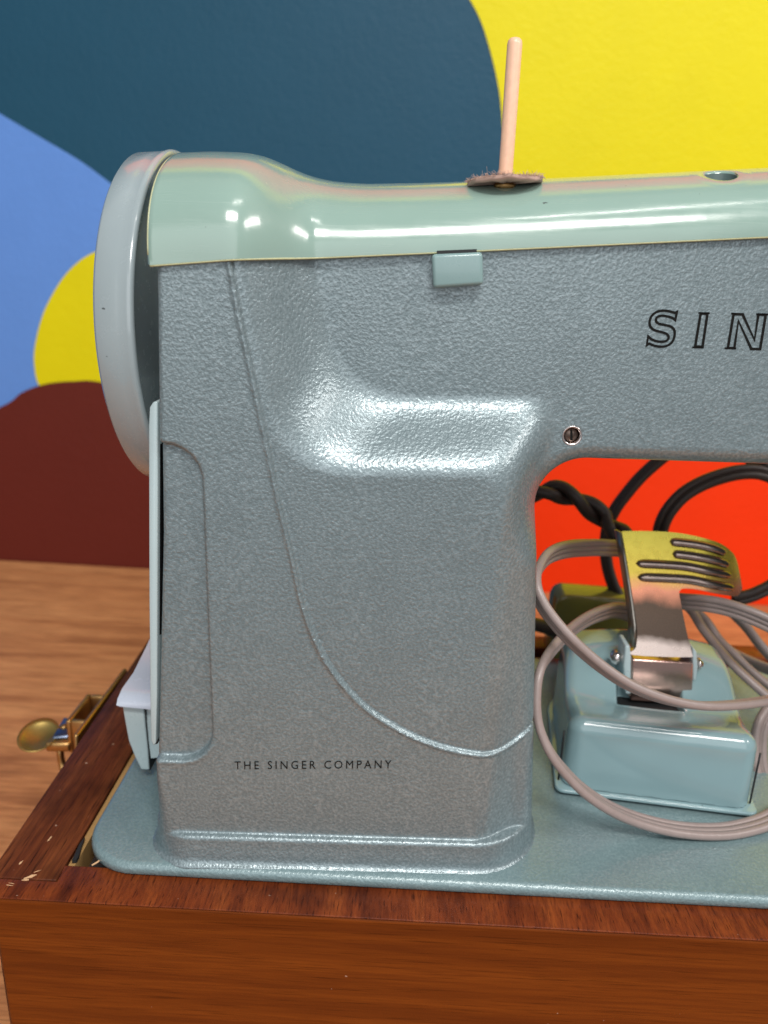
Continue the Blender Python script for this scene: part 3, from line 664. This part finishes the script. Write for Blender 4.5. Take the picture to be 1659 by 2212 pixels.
def inside(x, y):
    c = False; j = len(poly)-1
    for i in range(len(poly)):
        if (poly[i, 1] > y) != (poly[j, 1] > y) and x < (poly[j, 0]-poly[i, 0])*(y-poly[i, 1])/(poly[j, 1]-poly[i, 1])+poly[i, 0]: c = not c
        j = i
    return c
for x in range(100, 1360, 45):
    for y in range(740, 1950, 45):
        if inside(x, y) and np.min(np.hypot(poly[:, 0]-x, poly[:, 1]-y)) > 24: inn.append(Vector((x, y)))
q = delaunay_2d_cdt(bx+inn, [], [list(range(nb))], 1, 1e-4)
def lev(px, py, off=0.):
    p = tilt(*C5(px, py)); cv = max(0, (px-900)/440); p = p+np.array([0, 1, 0])*(.75*cv**2); low = max(0, (py-1800)/130)
    ed = .0
    return p+np.array([0, -.89, .45])*off
v0 = np.array([lev(a.x, a.y) for a in q[0]]); bk = v0+np.array([0, .10, -.05]); n0 = len(v0)
ff = [tuple(t) for t in q[2]]
nn = np.cross(v0[ff[0][1]]-v0[ff[0][0]], v0[ff[0][2]]-v0[ff[0][0]])
if nn[1] > 0: ff = [t[::-1] for t in ff]
ed = {}
for t in ff:
    for a, b in zip(t, t[1:]+t[:1]): ed[(a, b)] = 1
side = [(b, a, a+n0, b+n0) for (a, b) in ed if (b, a) not in ed]
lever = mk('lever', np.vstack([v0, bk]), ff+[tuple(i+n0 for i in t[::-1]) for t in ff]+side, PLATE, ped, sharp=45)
# turned-down flanges
fl = [lev(118, 760), lev(160, 1000), lev(195, 1220), lev(230, 1450), lev(255, 1650), lev(250, 1850)]
v = np.array(fl+[p+np.array([-.02, .62, -.1]) for p in fl]); f = [(i, i+1, i+7, i+6) for i in range(5)]; v, f = join((v, f), (v-np.array([.09, 0, 0]), [q_[::-1] for q_ in f]))
f += [(0, 6, 18, 12), (5, 17, 23, 11)]+[(i, i+12, i+13, i+1) for i in range(5)]+[(i+6, i+7, i+19, i+18) for i in range(5)]
mk('lever_flange', v, f, metal('flange_steel', (.36, .34, .30), .3), ped)
for (xa, ya, xm, ym, xb, yb2) in [(570, 850, 860, 885, 1110, 975), (595, 965, 880, 1005, 1150, 1095), (250, 1055, 720, 1085, 1185, 1205), (265, 1185, 760, 1210, 1220, 1335)]:
    P = catmull([lev(xa, ya, -.01), lev((xa+xm)/2, (ya+ym)/2-4, -.01), lev(xm, ym, -.01), lev((xm+xb)/2, (ym+yb2)/2-12, -.01), lev(xb, yb2, -.01)], 8)
    k = len(P); rr = .17*np.sqrt(np.clip(1-np.abs(np.linspace(-1, 1, k))**14, .02, 1)); v, f = sweep(P, circ(1, 14), up=(0, -.89, .45)); v = v.reshape(k, 14, 3); v = P[:, None, :]+(v-P[:, None, :])*rr[:, None, None]
    mk('grip_rib', v.reshape(-1, 3), f, RIBM, lever)
# hinge block below the bend
hb = [PY(px, py, y_) for px, py, y_ in [(1366, 1424, YH), (1498, 1432, YH), (1496, 1524, YH), (1362, 1514, YH)]]
v, f = prism(hb[::-1], (0, .95, 0)); v[4:, 2] -= .0; o = mk('hinge_block', v, f, COPPER, ped); bevel(o, .07, 3)
ck = [PY(px, py, YH+.05) for px, py in [(1351, 1395), (1361, 1395), (1364, 1420), (1363, 1500), (1352, 1500), (1347, 1440)]]
v, f = prism(ck[::-1], (0, .9, 0)); o = mk('hinge_cheek', v, f, PALE, ped); bevel(o, .05, 2)
ck = [PY(px, py, YH+.05) for px, py in [(1497, 1400), (1505, 1408), (1508, 1440), (1504, 1470), (1497, 1470)]]
v, f = prism(ck[::-1], (0, .9, 0)); o = mk('hinge_cheek', v, f, PALE, ped); bevel(o, .04, 2)
c = PY(1348, 1420, YH+.4); v, f = lathe([(.13, 0), (.14, .1), (.13, .18), (.26, .2), (.27, .3), (.2, .44), (.05, .5)], 20, c, (-1, 0, 0), (0, 0, 1)); mk('hinge_screw', v, f, STEEL, ped)
c = PY(1505, 1434, YH+.3); v, f = lathe([(.22, 0), (.22, .09), (.14, .12), (.1, .2), (.02, .24)], 18, c, (1, 0, 0), (0, 0, 1)); mk('hinge_screw', v, f, STEEL, ped)

# ------------------------------------------------------------------ cords
def ribbon(wd, th, n=9):
    """two cores moulded side by side, a groove and a middle ridge between them"""
    r = th/2; d = wd/2-r; out = []
    for s_ in (1, -1):
        for k in range(n+1):
            a = math.radians(-128+256*k/n); out.append((s_*(d+r*math.cos(a)), s_*r*math.sin(a)))
        x1 = (d-r*.616); out += [(s_*x1*.75, s_*r*.40), (s_*x1*.62, s_*r*.74), (0, s_*r*.84), (-s_*x1*.62, s_*r*.74), (-s_*x1*.75, s_*r*.40)]
    return out
C2 = lambda px, py: ((2000+px*.7687)/1.8228, (1700+py*.7687)/1.8228)
def cordpath(pts): return catmull([PY(*C2(px, py), y) for px, py, y in pts], 12)
RB = ribbon(.68, .27)
A1 = [(760, 650, 29), (640, 612, 28), (560, 598, 27), (430, 594, 25.4), (300, 603, 23.6), (205, 640, 22.4), (150, 720, 21.4), (142, 800, 20.9), (175, 885, 20.6), (235, 970, 20.4), (310, 1055, 20.2), (400, 1140, 20.1), (500, 1220, 20.0), (610, 1292, 19.9), (730, 1345, 19.9), (860, 1384, 20.0), (1000, 1404, 20.2), (1150, 1400, 20.6), (1332, 1378, 21.2), (1500, 1350, 22.0)]
B1 = [(700, 960, 27.4), (570, 915, 26.6), (480, 930, 25.4), (400, 965, 24.2), (320, 1020, 22.9), (250, 1090, 21.6), (190, 1170, 20.8), (155, 1260, 20.3), (145, 1370, 20.0), (152, 1470, 19.8), (178, 1560, 19.6), (225, 1655, 19.4), (295, 1745, 19.35), (385, 1835, 19.3), (500, 1915, 19.35), (620, 1972, 19.5), (760, 2015, 19.6), (900, 2040, 19.7), (1050, 2048, 19.8), (1180, 2035, 20.0), (1332, 1990, 20.4), (1480, 1900, 21)]
Cc = [(820, 860, 26.2), (900, 870, 25.6), (1000, 878, 25.0), (1100, 895, 24.6), (1200, 925, 24.2), (1332, 980, 23.8), (1480, 1060, 23.5)]
parts = [sweep(cordpath(A1), RB, up=(0, -.3, 1), roll=.1), sweep(cordpath(B1), RB, up=(0, -.3, 1), roll=.15), sweep(cordpath(Cc), RB, up=(0, -.3, 1), roll=.2)]
cord = thing('power_cord', 'taupe flat twin core cord looped loosely in front of the pedal', 'cord', (9, 20, ZB))
for p_ in parts: mk('cord_loop', *p_, CORD, cord)
D1 = [(900, 880, 28), (950, 930, 27.6), (1000, 1010, 27), (1070, 1100, 26.3), (1150, 1190, 25.6), (1250, 1285, 25), (1360, 1380, 24.5)]
D2 = [(935, 900, 28.2), (1010, 960, 27.8), (1080, 1060, 27.2), (1150, 1130, 26.6), (1240, 1220, 26), (1350, 1310, 25.5)]
D3 = [(1150, 930, 29), (1220, 1000, 28.6), (1290, 1090, 28), (1370, 1180, 27.5)]
D4 = [(1470, 1300, 25), (1400, 1370, 24.6), (1332, 1445, 24.2), (1295, 1520, 23.9), (1284, 1610, 23.7), (1292, 1720, 23.4), (1335, 1830, 23), (1420, 1900, 22.6)]
D6 = [(1080, 1090, 31), (1180, 1150, 30), (1290, 1200, 29), (1400, 1240, 28)]
RB2 = ribbon(.60, .32, 8)
for d_, rl in ((D1, .9), (D2, .9), (D3, .6), (D4, .9), (D6, .4)): mk('cord_loop', *sweep(cordpath(d_), RB2, up=(0, -.3, 1), roll=rl), CORD, cord)
SCL = 1.0
dcord = thing('dark_cord', 'dark brown cord with a twisted length arching behind the machine arm', 'cord', (9, 31, 0))
E1 = [(60, 330, 30), (170, 312, 30), (240, 303, 30), (300, 325, 30), (365, 355, 30), (430, 395, 30), (490, 445, 30), (540, 490, 29.6), (580, 535, 29.2), (640, 620, 29)]
ep = cordpath(E1); a = np.linspace(0, 2*math.pi*1.7, len(ep))
for ph in (0, math.pi):
    T = np.gradient(ep, axis=0); T /= np.linalg.norm(T, axis=1)[:, None]; N = np.cross(T, (0, 1, 0)); N /= np.linalg.norm(N, axis=1)[:, None]; B = np.cross(T, N)
    mk('twisted_core', *sweep(ep+.235*(np.cos(a+ph)[:, None]*N+np.sin(a+ph)[:, None]*B), circ(.26, 10)), CORDD, dcord)
F1 = [(860, 80, 33), (770, 150, 33), (680, 232, 33), (605, 320, 33), (545, 405, 33), (508, 500, 33), (500, 600, 32.8), (512, 700, 32.4), (545, 800, 32), (600, 900, 31.6)]
G1 = [(1420, 260, 31), (1332, 220, 31), (1250, 204, 31), (1140, 216, 31), (1010, 258, 31), (905, 318, 31), (835, 390, 31), (795, 460, 31), (778, 530, 31), (775, 640, 30.6), (800, 740, 30)]
H1 = [(1200, 90, 32), (1260, 150, 31.6), (1332, 195, 31.2), (1420, 330, 31)]
I1 = [(1150, 860, 30), (1235, 842, 30), (1290, 820, 30), (1340, 795, 30), (1420, 740, 30)]
J1 = [(60, 980, 30), (130, 985, 30), (220, 1000, 30), (330, 1000, 30)]
for p_, rl in ((F1, 1.2), (G1, .5), (H1, .3), (I1, .2)): mk('cord_loop', *sweep(cordpath(p_), ribbon(.66, .38, 8), up=(0, 0, 1), roll=rl), CORDD, dcord)
J2 = [(20, 995, 28.5), (110, 985, 28.8), (190, 1000, 29.2), (260, 1030, 29.6)]
mk('cord_loop', *sweep(cordpath(J2), circ(.3, 10), up=(0, 0, 1)), CORDD, dcord)
